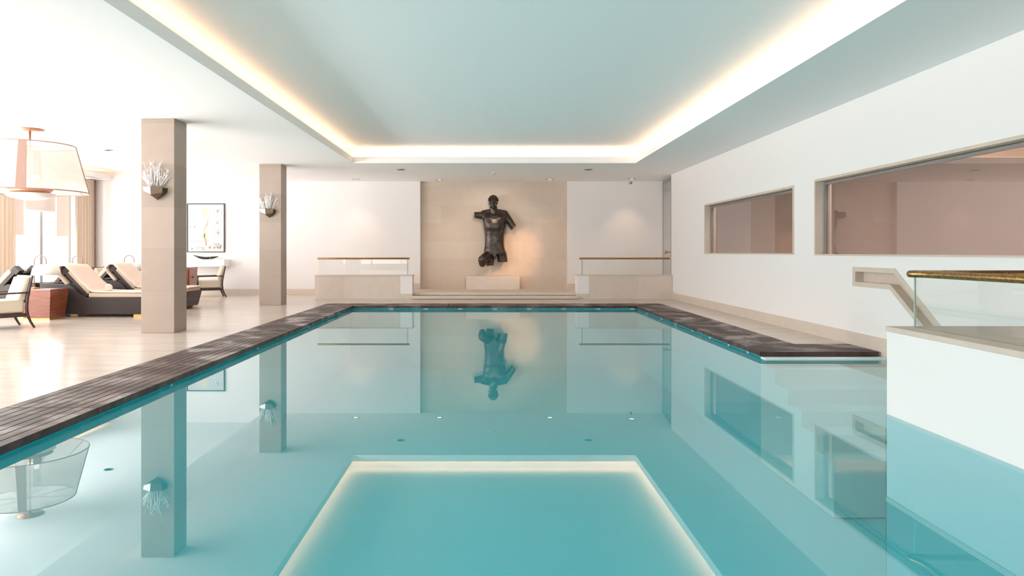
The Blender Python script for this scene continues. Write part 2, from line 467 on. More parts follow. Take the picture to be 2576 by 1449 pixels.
MB().box(-9.97,RX1-0.03,YB-0.11,YB-0.10,0.35,2.95).build('pane', CLEARW, rwn)

# left wall: a row of tall daylight windows
bays = [(16.135+1.17*k, 17.235+1.17*k) for k in (-1, 0, 1)] + [(18.475, 18.93)]
y = 14.93
while y > 1.5: bays.insert(0, (y-2.27, y-0.0)); y -= 2.34
m = MB(); m.holed([(YB-0.2,-0.2),(19.6,-0.2),(19.6,3.7),(YB-0.2,3.7)], [[(bays[0][0],0.12),(bays[-1][1],0.12),(bays[-1][1],3.15),(bays[0][0],3.15)]], lambda y,z,d: (XW-d, y, z), 0.25)
struct(m.build('wall_left', WHITE))
for i, (a, b) in enumerate(bays):
    f = MB(); x0, x1 = XW-0.16, XW-0.09
    f.box(x0,x1,a-0.035,a+0.02,0.12,3.15); f.box(x0,x1,b-0.02,b+0.035,0.12,3.15); f.box(x0,x1,a+0.02,b-0.02,0.12,0.18); f.box(x0,x1,a+0.02,b-0.02,3.09,3.15)
    o = struct(f.build('window_%d' % (i+3), STEEL))
    p = MB(); p.box(XW-0.13, XW-0.12, a+0.02, b-0.02, 0.18, 3.09); p.build('pane', LOUNGEG, o)

# ceilings
XS = -6.3
y0c = 1.2
c = MB()
c.box(XS, XL, YB-0.1, 19.6, ZC, ZLIP); c.box(XR, 4.9, YB-0.1, 19.6, ZC, ZLIP)
c.box(XL, XR, YF, 19.6, ZC, ZLIP); c.box(XL, XR, YB-0.1, y0c, ZC, ZLIP)
R = 0.25
c.box(XS, XL-R, YB-0.1, 19.6, ZLIP, ZU+0.1); c.box(XR+R, 4.9, YB-0.1, 19.6, ZLIP, ZU+0.1)
c.box(XL-R, XR+R, YF+R, 19.6, ZLIP, ZU+0.1); c.box(XL-R, XR+R, YB-0.1, y0c-R, ZLIP, ZU+0.1)
c.box(XL-R-0.05, XR+R+0.05, y0c-R-0.05, YF+R+0.05, ZU, ZU+0.1)
struct(c.build('ceiling', CEIL))
c = MB(); c.box(XW-0.3, XS, YB-0.1, 19.6, ZL, ZL+0.2); struct(c.build('ceiling_lounge', CEIL))
c = MB(); c.box(4.9, 8.1, 17.5, 19.6, ZC, ZC+0.2); struct(c.build('ceiling_passage', CEIL))

# cove light strips hidden behind the lip
def strip(label, x0,x1,y0,y1):
    o = MB().box(x0,x1,y0,y1,ZLIP,ZLIP+0.02).build('cove_light', LED, origin=((x0+x1)/2,(y0+y1)/2,ZLIP))
    tag(o, label, 'light strip', 'cove light strips')
strip('warm light strip in the ceiling cove on the lounge side', XL-0.15, XL-0.12, y0c-0.1, YF+0.1)
strip('warm light strip in the ceiling cove above the window wall side', XR+0.12, XR+0.15, y0c-0.1, YF+0.1)
strip('warm light strip in the ceiling cove at the statue end', XL, XR, YF+0.12, YF+0.15)

# baseboards
m = MB(); m.box(XW, -4.40, YW-0.02, YW, 0, 0.16); struct(m.build('baseboard_far', TRIM))
m = MB(); m.box(-4.38, NX0, YW-0.02, YW, 0.15, 0.31); m.box(NX1, 4.66, YW-0.02, YW, 0.15, 0.31); struct(m.build('baseboard_platform', TRIM))
m = MB(); wbox(m, 8.33, 17.72, 0, 0.165, -0.02, 0.0); struct(m.build('baseboard_right', TRIM))
m = MB(); wbox(m, 5.5, 8.33, -0.3, 0.165, -0.02, 0.0); struct(m.build('baseboard_alcove', TRIM))

# raised platform with two steps under the statue
m = MB()
m.box(-1.93, 2.26, 17.56, 17.82, 0, 0.014); m.box(-1.93, 2.26, 17.49, 17.90, 0.014, 0.078)
m.box(-1.93, 2.26, 17.87, YN, 0.0, 0.092); m.box(-1.93, 2.26, 17.79, YN, 0.092, 0.155)
m.box(-4.37, -1.93, 18.02, YW, 0, 0.155); m.box(2.26, 4.90, 18.02, YW, 0, 0.155)
struct(m.build('floor_platform', TRIM))

# ------------------------------------------------------------------ low walls with glass rails (far end)
def parapet(label, x0, x1, post_left, gl):
    t = thing('parapet_wall', label, 'low wall', ((x0+x1)/2, 17.8, 0))
    def put(o): o.matrix_parent_inverse = Matrix.Translation(-Vector(t.location)); return o
    pw = 0.30
    a, b = (x0+pw, x1) if post_left else (x0, x1-pw)
    put(MB().box(a, b, 17.60, 18.0, 0, 0.585).build('stone_cladding', STONE_LOW, t))
    a2, b2 = (x0, x0+pw) if post_left else (x1-pw, x1)
    o = put(MB().box(a2, b2, 17.60, 18.0, 0.135, 0.585).build('end_post', WHITE, t)); o['label'] = 'white painted end post'
    put(MB().box(a2, b2, 17.585, 18.0, 0, 0.135).build('post_base', TRIM, t))
    put(MB().box(x0-0.01, x1+(0.01 if not post_left else 0), 17.585, 18.01, 0.585, 0.607, 0.004).build('coping', TRIM, t))
    g = thing('glass_balustrade', gl[0], 'balustrade', ((gl[1]+gl[2])/2, 17.8, 0.607))
    def put2(o): o.matrix_parent_inverse = Matrix.Translation(-Vector(g.location)); return o
    p = MB(); p.box(gl[1], gl[2], 17.775, 17.79, 0.607, 1.005)
    p.mi = 1; e = gl[2] if not post_left else gl[1]
    p.box(e-0.012, e+0.012, 17.765, 17.80, 0.607, 1.005)
    put2(p.build('glass_panel', [GLASS, GEDGE], g))
    rr = MB(); rr.tube([(gl[3],17.782,1.025),(gl[3]+0.01,17.782,1.025),(gl[4]-0.01,17.782,1.025),(gl[4],17.782,1.025)], [0.016,0.024,0.024,0.016], 12)
    put2(rr.build('handrail', BRASS, g))
parapet('low beige stone wall left of the steps, its white post at the right end', -4.385, -1.92, False, ('clear glass balustrade with brass rail on the stone wall left of the statue', -4.33, -2.06, -4.36, -2.01))
parapet('low beige stone wall right of the steps, its white post at the left end', 2.25, 4.655, True, ('clear glass balustrade with brass rail on the stone wall right of the statue', 2.40, 4.62, 2.33, 4.64))

# glass door beside the right wall corner
d = thing('door_1', None, None, (4.80, 18.6, 0.155)); d['kind'] = 'structure'
def putd(o): o.matrix_parent_inverse = Matrix.Translation(-Vector(d.location)); return o
m = MB(); m.hexa([(4.69,17.85,0.157),(4.71,17.85,0.157),(4.88,19.35,0.157),(4.86,19.35,0.157),(4.69,17.85,3.08),(4.71,17.85,3.08),(4.88,19.35,3.08),(4.86,19.35,3.08)]); putd(m.build('door_pane', DOORG, d))
m = MB(); m.box(4.685,4.715,17.83,17.86,0.157,3.15); m.box(4.855,4.885,19.34,19.37,0.157,3.15); m.hexa([(4.685,17.85,3.08),(4.715,17.85,3.08),(4.885,19.35,3.08),(4.855,19.35,3.08),(4.685,17.85,3.12),(4.715,17.85,3.12),(4.885,19.35,3.12),(4.855,19.35,3.12)])
putd(m.build('door_frame', STEEL, d))
m = MB(); m.tube([(4.60,17.98,1.19),(4.72,17.98,1.19)], 0.015, 10); m.ball((4.59,17.98,1.19), 0.045, 0.045, 0.045); putd(m.build('door_knob', BRASSP, d))

# ------------------------------------------------------------------ timber deck
def deck(label, fmap, s0, s1, m0, m1, group='timber decking sections round the pool'):
    mb = MB(); n = 8; bw = DW/n; g = 0.004
    for k in range(n):
        v0, v1 = k*bw+(0 if k == 0 else g), (k+1)*bw-g
        q = [(s0+m0*v0+0.005, v0), (s1+m1*v0-0.005, v0), (s1+m1*v1-0.005, v1), (s0+m0*v1+0.005, v1)]
        zb = -0.055
        mb.hexa([fmap(u,v)+(zb,) for u,v in q] + [fmap(u,v)+(0.0,) for u,v in q], 0.003)
    o = mb.build('timber_decking', DECK)
    c = sum((Vector(v.co) for v in o.data.vertices), Vector())/len(o.data.vertices); c.z = 0
    o.data.transform(Matrix.Translation(-c)); o.location = c
    tag(o, label, 'decking', group)
ordn = ['first','second','third','fourth','fifth','sixth','seventh','eighth','ninth']
js = [15.4,14.0,12.2,10.45,8.75,7.05,5.35,3.65,1.95,0.25]
for i in range(9):
    deck('wet timber decking section on the lounge side, %s from the far pool corner' % ordn[i], lambda u,v: (XL-v, u), js[i+1], js[i], 0, 1 if i == 0 else 0)
for (a,b,m0,m1,nm) in ((XL,-0.89,-1,0,'left'),(-0.89,1.17,0,0,'middle'),(1.17,XR,0,1,'right')):
    deck('timber decking section across the far pool end, %s one below the statue' % nm, lambda u,v: (u, YF+v), a, b, m0, m1)
jr = [15.4,13.7,11.97,10.23,8.33]
for i in range(4):
    deck('wet timber decking section along the right wall, %s from the far pool corner' % ordn[i], lambda u,v: (XR+v, u), jr[i+1], jr[i], 1 if i == 3 else 0, 1 if i == 0 else 0)
deck('wet timber decking section reaching the right wall above the white pool ledge', lambda u,v: (u, 8.33+v), XR, 4.68, 1, 0)

# small white spacers under the deck edge
def spacer(x, y, lx, ly, where, i):
    o = MB().box(-lx/2, lx/2, -ly/2, ly/2, -0.03, 0).build('deck_spacer', STEPM)
    o.location = (x, y, -0.0555)
    tag(o, 'white waterline spacer under the decking, %s' % where, 'spacer', 'white spacers under the deck edge')
for i in range(8):
    spacer(-2.15+0.765*i, YF-0.0+0.04, 0.10, 0.03, 'far pool end, %s from the left' % ordn[i], i)
for i, y in enumerate((14.3, 11.75, 9.15, 6.65, 4.1)):
    spacer(XL-0.03, y, 0.02, 0.03, 'lounge side, %s from the far corner' % ordn[i], i)
for i, y in enumerate((14.4, 13.2, 12.2, 11.2, 10.3, 9.5, 8.8)):
    spacer(XR+0.03, y, 0.02, 0.04, 'right wall side, %s from the far corner' % ordn[i], i)

# ------------------------------------------------------------------ near right block with glass balustrade
BX, BY = 3.13, 5.46
t = thing('pool_side_wall', 'white low wall with stone coping at the near right pool edge', 'low wall', (BX, 3.2, -1.35))
def putw(o): o.matrix_parent_inverse = Matrix.Translation(-Vector(t.location)); return o
putw(MB().box(BX, 4.735, 0.2, BY, -1.35, 0.575).build('wall_body', WHITE, t))
putw(MB().box(BX-0.008, 4.735, 0.2, BY+0.008, 0.575, 0.615, 0.004).build('coping', FRAME_ST, t))
g = thing('glass_balustrade', 'glass balustrade with thick mottled brass rail on the near white pool wall', 'balustrade', (3.31, 5.38, 0.615))
def putg(o): o.matrix_parent_inverse = Matrix.Translation(-Vector(g.location)); return o
p = MB(); p.box(3.305, 3.317, 1.0, 5.40, 0.615, 1.003); p.mi = 1; p.box(3.305, 3.318, 5.392, 5.402, 0.615, 1.003)
putg(p.build('glass_panel', [GLASS, GEDGE], g))
p = MB(); p.box(3.325, 4.72, 5.385, 5.397, 0.615, 1.003); putg(p.build('glass_panel', [GLASS, GEDGE], g))
p = MB(); p.tube([(4.70,5.39,1.028),(3.50,5.39,1.028),(3.33,5.40,1.028),(3.275,5.40,1.028),(3.262,5.38,1.028),(3.275,5.345,1.028),(3.305,5.28,1.028),(3.311,5.0,1.028),(3.311,1.0,1.028)], 0.027, 16)
putg(p.build('handrail', BRASS, g))

# ------------------------------------------------------------------ columns and wall lamps
def column(label, x0, y0, sconce_label, zs, sx):
    o = MB().box(x0, x0+0.49, y0, y0+0.42, 0, ZC, 0.006).build('stone_column', STONE_COL, origin=(x0,y0,0))
    tag(o, label, 'column', 'square stone columns')
    s = thing('wall_sconce', sconce_label, 'wall lamp', (sx, y0, zs), 0, 'bronze wall sconces')
    # faceted bronze bowl: plan is a skewed triangle against the column, point below
    A, B, Cc, D = (-0.215,0,0.005), (-0.065,-0.10,0.0), (0.115,-0.11,-0.015), (0.145,0,-0.02)
    a, b, c_, d_ = (-0.205,0,-0.055), (-0.06,-0.095,-0.115), (0.11,-0.105,-0.09), (0.138,0,-0.085)
    tip = (0.015,-0.04,-0.195)
    def faces(fl_, name, mt):
        mb = MB(); vs = {}
        for f in fl_:
            for p in f:
                if p not in vs: vs[p] = mb.bm.verts.new(p)
            mb._face([vs[p] for p in f])
        mb.build(name, mt, s)
        return None
    faces([(B,b,c_,Cc),(Cc,c_,d_,D),(b,tip,c_),(c_,tip,d_),(a,tip,b),(a,d_,tip),(A,D,d_,a),(A,B,Cc,D)], 'bowl', SCONCE)
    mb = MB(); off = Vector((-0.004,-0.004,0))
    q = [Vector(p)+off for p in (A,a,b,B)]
    mb.prism([tuple(p) for p in q], (0.004,0.004,0))  # bronze facet painted pale where window light catches it
    o2 = mb.build('lit_side_facet', FACET_HI, s); o2['label'] = 'left bowl facet with window highlight painted pale'
    # twig like glass sprays
    rnd = random.Random(int(abs(y0*10)))
    mb = MB()
    for k in range(34):
        bx = rnd.uniform(-0.13,0.09); by = rnd.uniform(-0.07,-0.02)
        lean = (bx+0.03)*1.1 + rnd.uniform(-0.05,0.05)
        hh = rnd.uniform(0.12,0.26)*(1 if abs(bx+0.02) > 0.06 else 1.5)
        pts = [(bx+lean*t_+rnd.uniform(-0.012,0.012), by+rnd.uniform(-0.01,0.01), 0.0+hh*t_) for t_ in (0,0.3,0.6,0.85,1)]
        mb.tube(pts, [0.003,0.0035,0.003,0.0025,0.001], 6)
        for q_ in (2,3):
            if rnd.random() < 0.8:
                p = Vector(pts[q_]); e = p + Vector((rnd.uniform(-0.05,0.05), rnd.uniform(-0.02,0.01), rnd.uniform(0.03,0.08)))
                mb.tube([p, (p+e)/2+Vector((0.004,0,0)), e], [0.003,0.0035,0.001], 6)
    mb.build('glass_spray', CRYSTAL, s)
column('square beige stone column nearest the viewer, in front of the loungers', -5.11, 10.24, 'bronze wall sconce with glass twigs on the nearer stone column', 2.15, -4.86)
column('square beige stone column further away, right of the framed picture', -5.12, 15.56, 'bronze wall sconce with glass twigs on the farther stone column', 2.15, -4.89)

# ------------------------------------------------------------------ bronze torso and its plinth
def SX(zx): return (1120+zx/5.177-CX)/91.2
def SZ(zy): return EYE + (633-460-zy/5.177)/91.2
YS = 19.33
sb = MB()
def cap(p0, p1, r0, r1, n=9, fy=1.0):
    p0, p1 = Vector(p0), Vector(p1)
    for i in range(n):
        t_ = i/(n-1); p = p0.lerp(p1, t_); r = r0+(r1-r0)*t_
        sb.ball(p, r, r*fy, r, u=16, v=10)
def pt(zx, zy, dy=0): return (SX(zx), YS+dy, SZ(zy))
k_ = 1/476.8
# torso: stacked ellipses  (zy, left, right, half depth, y offset)
prof = [(372,540,740,40,0.05),(395,480,800,62,0.03),(430,474,822,82,0.01),(480,484,806,92,0.0),(530,494,794,96,-0.01),(580,503,786,94,-0.01),(640,512,776,88,0.0),(700,518,768,82,0.0),(760,518,766,80,0.0),(820,512,770,82,0.0),(870,504,782,86,0.0),(910,502,796,88,0.0),(945,512,800,84,0.0)]
rings_ = []
for i in range(len(prof)-1):
    for t_ in (0, 0.25, 0.5, 0.75):
        e_ = t_*t_*(3-2*t_)
        q = [a_+(b_-a_)*(t_ if j_ == 0 else (t_+e_)/2) for j_, (a_, b_) in enumerate(zip(prof[i], prof[i+1]))]
        ring = []
        for k in range(40):
            an = 2*PI*k/40; cx_ = (q[1]+q[2])/2; hw_ = (q[2]-q[1])/2*k_
            ring.append((SX(cx_)+hw_*math.copysign(abs(math.cos(an))**0.85, math.cos(an)), YS+q[4]+q[3]*k_*math.copysign(abs(math.sin(an))**0.8, math.sin(an)), SZ(q[0])))
        rings_.append([sb.bm.verts.new(p_) for p_ in ring])
for i in range(len(rings_)-1):
    for k in range(40):
        sb._face([rings_[i][k], rings_[i][(k+1)%40], rings_[i+1][(k+1)%40], rings_[i+1][k]], True)
sb._face(rings_[0]); sb._face(rings_[-1][::-1])
# chest and belly forms
for cx_ in (575, 708): sb.ball(pt(cx_,470,-0.06), 0.165, 0.132, 0.125)
for zy in (620, 680, 740):
    for cx_ in (608, 682): sb.ball(pt(cx_,zy,-0.075), 0.095, 0.098, 0.085)
sb.ball(pt(642,835,-0.075), 0.17, 0.105, 0.15)
# neck and head
cap(pt(632,385,0.0), pt(628,310,-0.03), 0.115, 0.098, 7)
for sx_ in (-1, 1): cap(pt(632+sx_*12,385,-0.09), pt(628+sx_*38,320,-0.06), 0.03, 0.028, 7)
cap(pt(610,362,0.02), pt(500,392,0.03), 0.07, 0.09, 9); cap(pt(652,362,0.02), pt(780,400,0.03), 0.07, 0.10, 9)
sb.ball(pt(626,240,-0.07), 0.105, 0.135, 0.155)
sb.ball(pt(624,290,-0.11), 0.085, 0.085, 0.095)          # jaw
sb.ball(pt(624,330,-0.16), 0.034, 0.036, 0.028)          # chin
sb.ball(pt(624,238,-0.19), 0.085, 0.022, 0.018)          # brow
cap(pt(624,245,-0.20), pt(623,282,-0.235), 0.014, 0.022, 6)  # nose
sb.ball(pt(616,285,-0.21), 0.012, 0.014, 0.010); sb.ball(pt(631,285,-0.21), 0.012, 0.014, 0.010)
sb.ball(pt(624,303,-0.197), 0.034, 0.016, 0.009); sb.ball(pt(624,311,-0.195), 0.028, 0.016, 0.010)
for s_ in (-1, 1):
    sb.ball(pt(624+s_*20,255,-0.188), 0.020, 0.012, 0.012)     # eyelids
    sb.ball(pt(626+s_*52,262,-0.05), 0.016, 0.03, 0.04)     # ears
    sb.ball(pt(624+s_*34,280,-0.15), 0.032, 0.035, 0.035)   # cheeks
# left arm stump (held out) and right arm (hanging down)
cap(pt(500,425,0.02), pt(360,412,0.02), 0.115, 0.082, 12)
cap(pt(790,430,0.02), pt(850,510,0.0), 0.115, 0.095, 8); cap(pt(850,510,0.0), pt(925,625,-0.02), 0.095, 0.080, 10)
# thighs
cap(pt(575,930,0.0), pt(588,1120,0.02), 0.135, 0.100, 10)
cap(pt(735,930,0.0), pt(770,1110,0.02), 0.145, 0.135, 10)
cap(pt(560,940,-0.05), pt(486,1000,-0.26), 0.135, 0.125, 8); cap(pt(486,1000,-0.26), pt(484,1052,-0.26), 0.125, 0.095, 6)
# groin
sb.ball(pt(645,950,-0.14), 0.055, 0.06, 0.06); sb.ball(pt(645,975,-0.15), 0.035, 0.045, 0.05)
raw = sb.build('statue_raw', BRONZE)
rm = raw.modifiers.new('r', 'REMESH'); rm.mode = 'VOXEL'; rm.voxel_size = 0.011; rm.use_smooth_shade = True
sm = raw.modifiers.new('s', 'SMOOTH'); sm.factor = 0.5; sm.iterations = 10
dg = bpy.context.evaluated_depsgraph_get()
me = bpy.data.meshes.new_from_object(raw.evaluated_get(dg))
bpy.data.objects.remove(raw)
bm = bmesh.new(); bm.from_mesh(me)
def cut(co, no):
    r = bmesh.ops.bisect_plane(bm, geom=bm.verts[:]+bm.edges[:]+bm.faces[:], plane_co=co, plane_no=no, clear_outer=True)
    es = [e for e in r['geom_cut'] if isinstance(e, bmesh.types.BMEdge)]
    f = bmesh.ops.holes_fill(bm, edges=es, sides=0)
cut(pt(378,412), (-1,0,0.02))
def cut_local(co, no, zone):
    # cut only the limb lying in the zone
    vs = [v for v in bm.verts if zone(v.co)]
    fs = list({f for v in vs for f in v.link_faces}); es = list({e for f in fs for e in f.edges}); vv = list({v for f in fs for v in f.verts})
    r = bmesh.ops.bisect_plane(bm, geom=vv+es+fs, plane_co=co, plane_no=no, clear_outer=True)
    e2 = [e for e in r['geom_cut'] if isinstance(e, bmesh.types.BMEdge)]
    bmesh.ops.holes_fill(bm, edges=e2, sides=0)
cut_local(pt(895,580), Vector((0.78,0,-0.62)).normalized(), lambda c_: c_.x > SX(815))
cut_local(pt(590,1078), (0.1,0,-1), lambda c_: c_.z < SZ(1020) and SX(540) < c_.x < SX(655) and c_.y > YS-0.14)
cut_local(pt(760,1024), (0.05,0.15,-1), lambda c_: c_.z < SZ(960) and c_.x > SX(675))
for f in bm.faces: f.smooth = True
bm.to_mesh(me); bm.free()
me.materials.clear(); me.materials.append(BRONZE)
torso = bpy.data.objects.new('bronze_statue', me); COL.objects.link(torso)
o_ = Vector((0.163, YN, 1.9)); me.transform(Matrix.Translation(-o_)); torso.location = o_
tag(torso, 'dark bronze male torso with broken off limbs mounted on the beige niche wall', 'statue')
hr = MB(); rr_ = random.Random(3)
for i in range(260):
    th = rr_.uniform(0, 2*PI); ph = math.acos(rr_.uniform(-0.15, 1))
    x_ = 0.128*math.sin(ph)*math.cos(th); y_ = 0.145*math.sin(ph)*math.sin(th); z_ = 0.135*math.cos(ph)
    if y_ < -0.07 and z_ < 0.035: continue
    hr.ball((SX(626)+x_, YS-0.06+y_, SZ(225)+z_), rr_.uniform(0.013,0.022), u=8, v=6)
ho = hr.build('curled_hair', BRONZE, torso); ho.matrix_parent_inverse = Matrix.Translation(-o_)
from mathutils.bvhtree import BVHTree
bv = BVHTree.FromPolygons([v.co[:] for v in me.vertices], [p.vertices[:] for p in me.polygons])
ln = [(775,540),(735,610),(700,680),(672,735),(640,790),(605,845),(572,888),(540,890),(506,888)]
seam = []
for i in range(len(ln)-1):
    for t_ in (0,0.25,0.5,0.75):
        zx = ln[i][0]+(ln[i+1][0]-ln[i][0])*t_; zy = ln[i][1]+(ln[i+1][1]-ln[i][1])*t_
        hit = bv.ray_cast(Vector((SX(zx),10,SZ(zy)))-o_, Vector((0,1,0)))
        if hit[0]: seam.append(hit[0])
so_ = MB().tube(seam, 0.004, 6).build('cast_seam', BRASS, torso); so_['label'] = 'thin diagonal seam across the belly'
for zy in (480, 860):
    br = MB(); br.tube([(SX(640),YS+0.05,SZ(zy)),(SX(640),YN-0.002,SZ(zy))], 0.03, 12)
    bo = br.build('wall_bracket', STEEL, torso); bo.matrix_parent_inverse = Matrix.Translation(-o_)
pl = MB().box(-0.615, 0.875, 19.20, YN-0.05, 0.155, 0.52, 0.005).build('stone_plinth', TRIM, origin=(0.13,19.35,0.155))
tag(pl, 'low beige stone block standing on the platform under the bronze statue', 'plinth')

# ------------------------------------------------------------------ lounge: loungers
def make_lounger(label, group):
    t = thing('sun_lounger', label, 'sun lounger', (0,0,0), 0, group)
    Wd = 0.72
    fr = MB()
    fr.hexa([(0.06,0.03,0.05),(1.93,0.03,0.05),(1.93,Wd-0.03,0.05),(0.06,Wd-0.03,0.05),(0.0,0,0.36),(2.0,0,0.36),(2.0,Wd,0.36),(0.0,Wd,0.36)], 0.012)
    for y0 in (0.0, Wd-0.05):
        fr.prism([(0.0,y0,0.355),(0.86,y0,0.355),(0.74,y0,0.42),(0.62,y0,0.55),(0.52,y0,0.60),(0.0,y0,0.62)], (0,0.05,0))
    fr.box(0.0,0.05,0.05,Wd-0.05,0.355,0.615)
    fr.build('wicker_frame', WICKER, t)
    for x_ in (0.2, 1.7):
        for y_ in (0.03, Wd-0.11):
            o = MB().box(x_, x_+0.14, y_, y_+0.08, 0, 0.05).build('foot', BRASSP, t)
    # backrest: tilted slab with two raised end blocks
    def slab(u0,u1,w0,w1,y0,y1,bev):
        # u along the slope from hinge, w normal to it
        hx, hz = 0.86, 0.40; dx, dz = -0.68, 0.733; nx, nz = 0.733, 0.68
        f = lambda u,w: (hx+dx*u+nx*w, hz+dz*u+nz*w)
        mb = MB(); P_ = lambda u,y,w: (f(u,w)[0], y, f(u,w)[1])
        mb.hexa([P_(u0,y0,w0),P_(u1,y0,w0),P_(u1,y1,w0),P_(u0,y1,w0),P_(u0,y0,w1),P_(u1,y0,w1),P_(u1,y1,w1),P_(u0,y1,w1)], bev)
        return mb
    b = slab(0.0,0.60,-0.06,0.0,0.06,Wd-0.06,0.01).build('backrest_frame', WICKER, t)
    for y0 in (0.06, Wd-0.20):
        slab(0.58,0.69,-0.09,0.05,y0,y0+0.14,0.006).build('headrest_block', WICKER, b)
    MB().box(0.88,1.97,0.02,Wd-0.02,0.36,0.445,0.02).build('seat_cushion', MATT, t)
    slab(0.02,0.57,0.0,0.09,0.05,Wd-0.05,0.02).build('back_cushion', MATT, t)
    return t
LG = 'dark wicker sun loungers'
lo = make_lounger('dark wicker sun lounger under a cream towel, front one beside the nearer column', LG)
lo.location = (-8.2, 12.72, 0)
dup(lo, (-8.2,14.36,0), 0, 'towelled wicker sun lounger whose foot shows right of the nearer column')
for y_, nm in ((12.72,'its backrest at the left edge behind the armchair'),(14.36,'its backrest just left of the front towelled lounger'),(16.0,'its backrest just left of the second towelled lounger')):
    dup(lo, (-8.28, y_+0.72, 0), PI, 'dark wicker sun lounger facing the windows, %s' % nm)

def draped_towel(label, y0, Wd=0.72, x0=-8.2, over=True):
    # profile (x, z) from the flap behind the head, over the backrest, down to the foot
    hx, hz = 0.86, 0.40; dx, dz = -0.68, 0.733; nx, nz = 0.733, 0.68
    f = lambda u,w: (hx+dx*u+nx*w, hz+dz*u+nz*w)
    pr = [f(0.40,-0.115), f(0.52,-0.112), f(0.64,-0.105), f(0.715,-0.06), f(0.72,0.04), f(0.66,0.098), f(0.5,0.104), f(0.35,0.104), f(0.22,0.106), f(0.14,0.120), (0.95,0.468), (1.10,0.459), (1.3,0.457), (1.5,0.457), (1.7,0.459), (1.85,0.461), (1.96,0.46), (1.995,0.44)]
    # smooth the profile
    P2 = []
    for i in range(len(pr)-1):
        for t_ in (0, 0.5): P2.append((pr[i][0]+(pr[i+1][0]-pr[i][0])*t_, pr[i][1]+(pr[i+1][1]-pr[i][1])*t_))
    P2.append(pr[-1])
    rows = []
    rnd = random.Random(int(y0*100))
    n = 14
    for i, (x, z) in enumerate(P2):
        row = []
        back = max(0.0, 1-i/9)
        seat = 1 if i > 19 else 0
        for j in range(n+1):
            v = j/n
            y = -0.012 + v*(Wd+0.024) if not seat else 0.012+v*(Wd-0.024)
            e = min(v, 1-v)
            droop = 0.0
            if e < 0.05: droop = 0.03 if not seat else 0.014
            wr = 0.008*back*math.sin(v*22+rnd.uniform(-0.5,0.5))
            xx = x + wr - droop*0.6*(0 if seat else 1)
            zz = z - droop*(1 if seat else 0.6) + 0.004*math.sin(v*9+i*0.6)*seat*0.5
            row.append((xx, y, zz + (0.004 if seat else 0)))
        rows.append(row)
    mb = MB(); mb.grid(rows)
    o = mb.build('towel', TOWEL)
    so = o.modifiers.new('t', 'SOLIDIFY'); so.thickness = 0.008; so.offset = 1
    o.location = (x0, y0, 0)
    tag(o, label, 'towel', 'cream towels on the loungers')
    return o
draped_towel('cream towel draped over the front sun lounger, under the rolled towel', 12.72)
draped_towel('cream towel draped over the second sun lounger, behind the front one', 14.36)
rt = MB()
for k in range(1):
    prof_ = []
    rt.tube([(0,0,0),(0.01,0.0,0),(0.24,0.0,0),(0.25,0.0,0)], [0.05,0.063,0.063,0.055], 20)
sp_ = [(-0.001, 0.012*t_*math.cos(t_*4.2), 0.012*t_*math.sin(t_*4.2)) for t_ in [i*0.25 for i in range(20)]]
o = rt.build('rolled_towel', TOWEL); o.rotation_euler = (0, 0, math.radians(120)); o.location = (-7.00, 12.84, 0.535)
tag(o, 'rolled cream towel lying on the front sun lounger seat', 'towel')

# ------------------------------------------------------------------ lounge: tables and lamps
def side_table(label, x0, x1, y0, y1, h=0.545):
    cx_, cy_ = (x0+x1)/2, (y0+y1)/2
    t = thing('side_table', label, 'side table', (cx_,cy_,0), 0, 'mahogany side tables')
    a, b = (x1-x0)/2, (y1-y0)/2
    MB().box(-a, a, -b, b, 0, 0.035).build('plinth_base', BRASSP, t)
    MB().hexa([(-a,-b,0.035),(a,-b,0.035),(a,b,0.035),(-a,b,0.035),(-a-0.04,-b-0.04,h-0.03),(a+0.04,-b-0.04,h-0.03),(a+0.04,b+0.04,h-0.03),(-a-0.04,b+0.04,h-0.03)],0.004).build('tapered_body', WOOD, t)
    MB().box(-a-0.045,a+0.045,-b-0.045,b+0.045,h-0.03,h,0.006).build('table_top', WOOD, t)
    return t
side_table('mahogany tapered side table with brass plinth between near armchair and front lounger', -8.12, -7.66, 12.15, 12.60)
side_table('mahogany side table hidden between the two towelled loungers', -8.15, -7.72, 13.66, 14.10)
side_table('mahogany side table behind the second towelled lounger', -8.15, -7.72, 15.24, 15.68)

def table_lamp(label, base, shade_dx, height, sr):
    t = thing('table_lamp', label, 'lamp', base, 0, 'arched table lamps')
    MB().lathe([(0.075,0),(0.075,0.012),(0.02,0.02),(0.012,0.03)], n=24).build('base', BRASSP, t)
    sd = 1 if shade_dx > 0 else -1
    R_ = abs(shade_dx)/2
    pts = [(0,0,0.02),(0,0,0.2),(0,0,height-R_)]
    for k in range(1, 13):
        a = PI*k/12
        pts.append((sd*(R_-R_*math.cos(a)), 0, height-R_+R_*math.sin(a)*1.0))
    pts.append((shade_dx, 0, height-R_-0.05))
    MB().tube(pts, 0.009, 10).build('arched_stem', STEMB, t)
    zt = height-R_-0.05
    m_ = MB(); m_.lathe([(0.05,0.005),(sr*0.62,0.0),(sr*0.80,-0.03),(sr*0.9,-0.08),(sr,-0.19),(sr-0.012,-0.19),(sr*0.88,-0.08),(sr*0.78,-0.035),(sr*0.60,-0.008),(0.04,-0.005)], (shade_dx,0,zt), 32, close=True)
    m_.build('lamp_shade', LSHADE, t)
    MB().ball((shade_dx,0,zt-0.09), 0.03).build('bulb', BULB, t)
table_lamp('arched brass table lamp with white shade on the side table nearest the viewer', (-8.08, 12.38, 0.545), 0.215, 0.585, 0.235)
table_lamp('thin arched table lamp behind the front lounger, bent left towards the windows', (-8.14, 13.95, 0.545), -0.20, 0.57, 0.15)
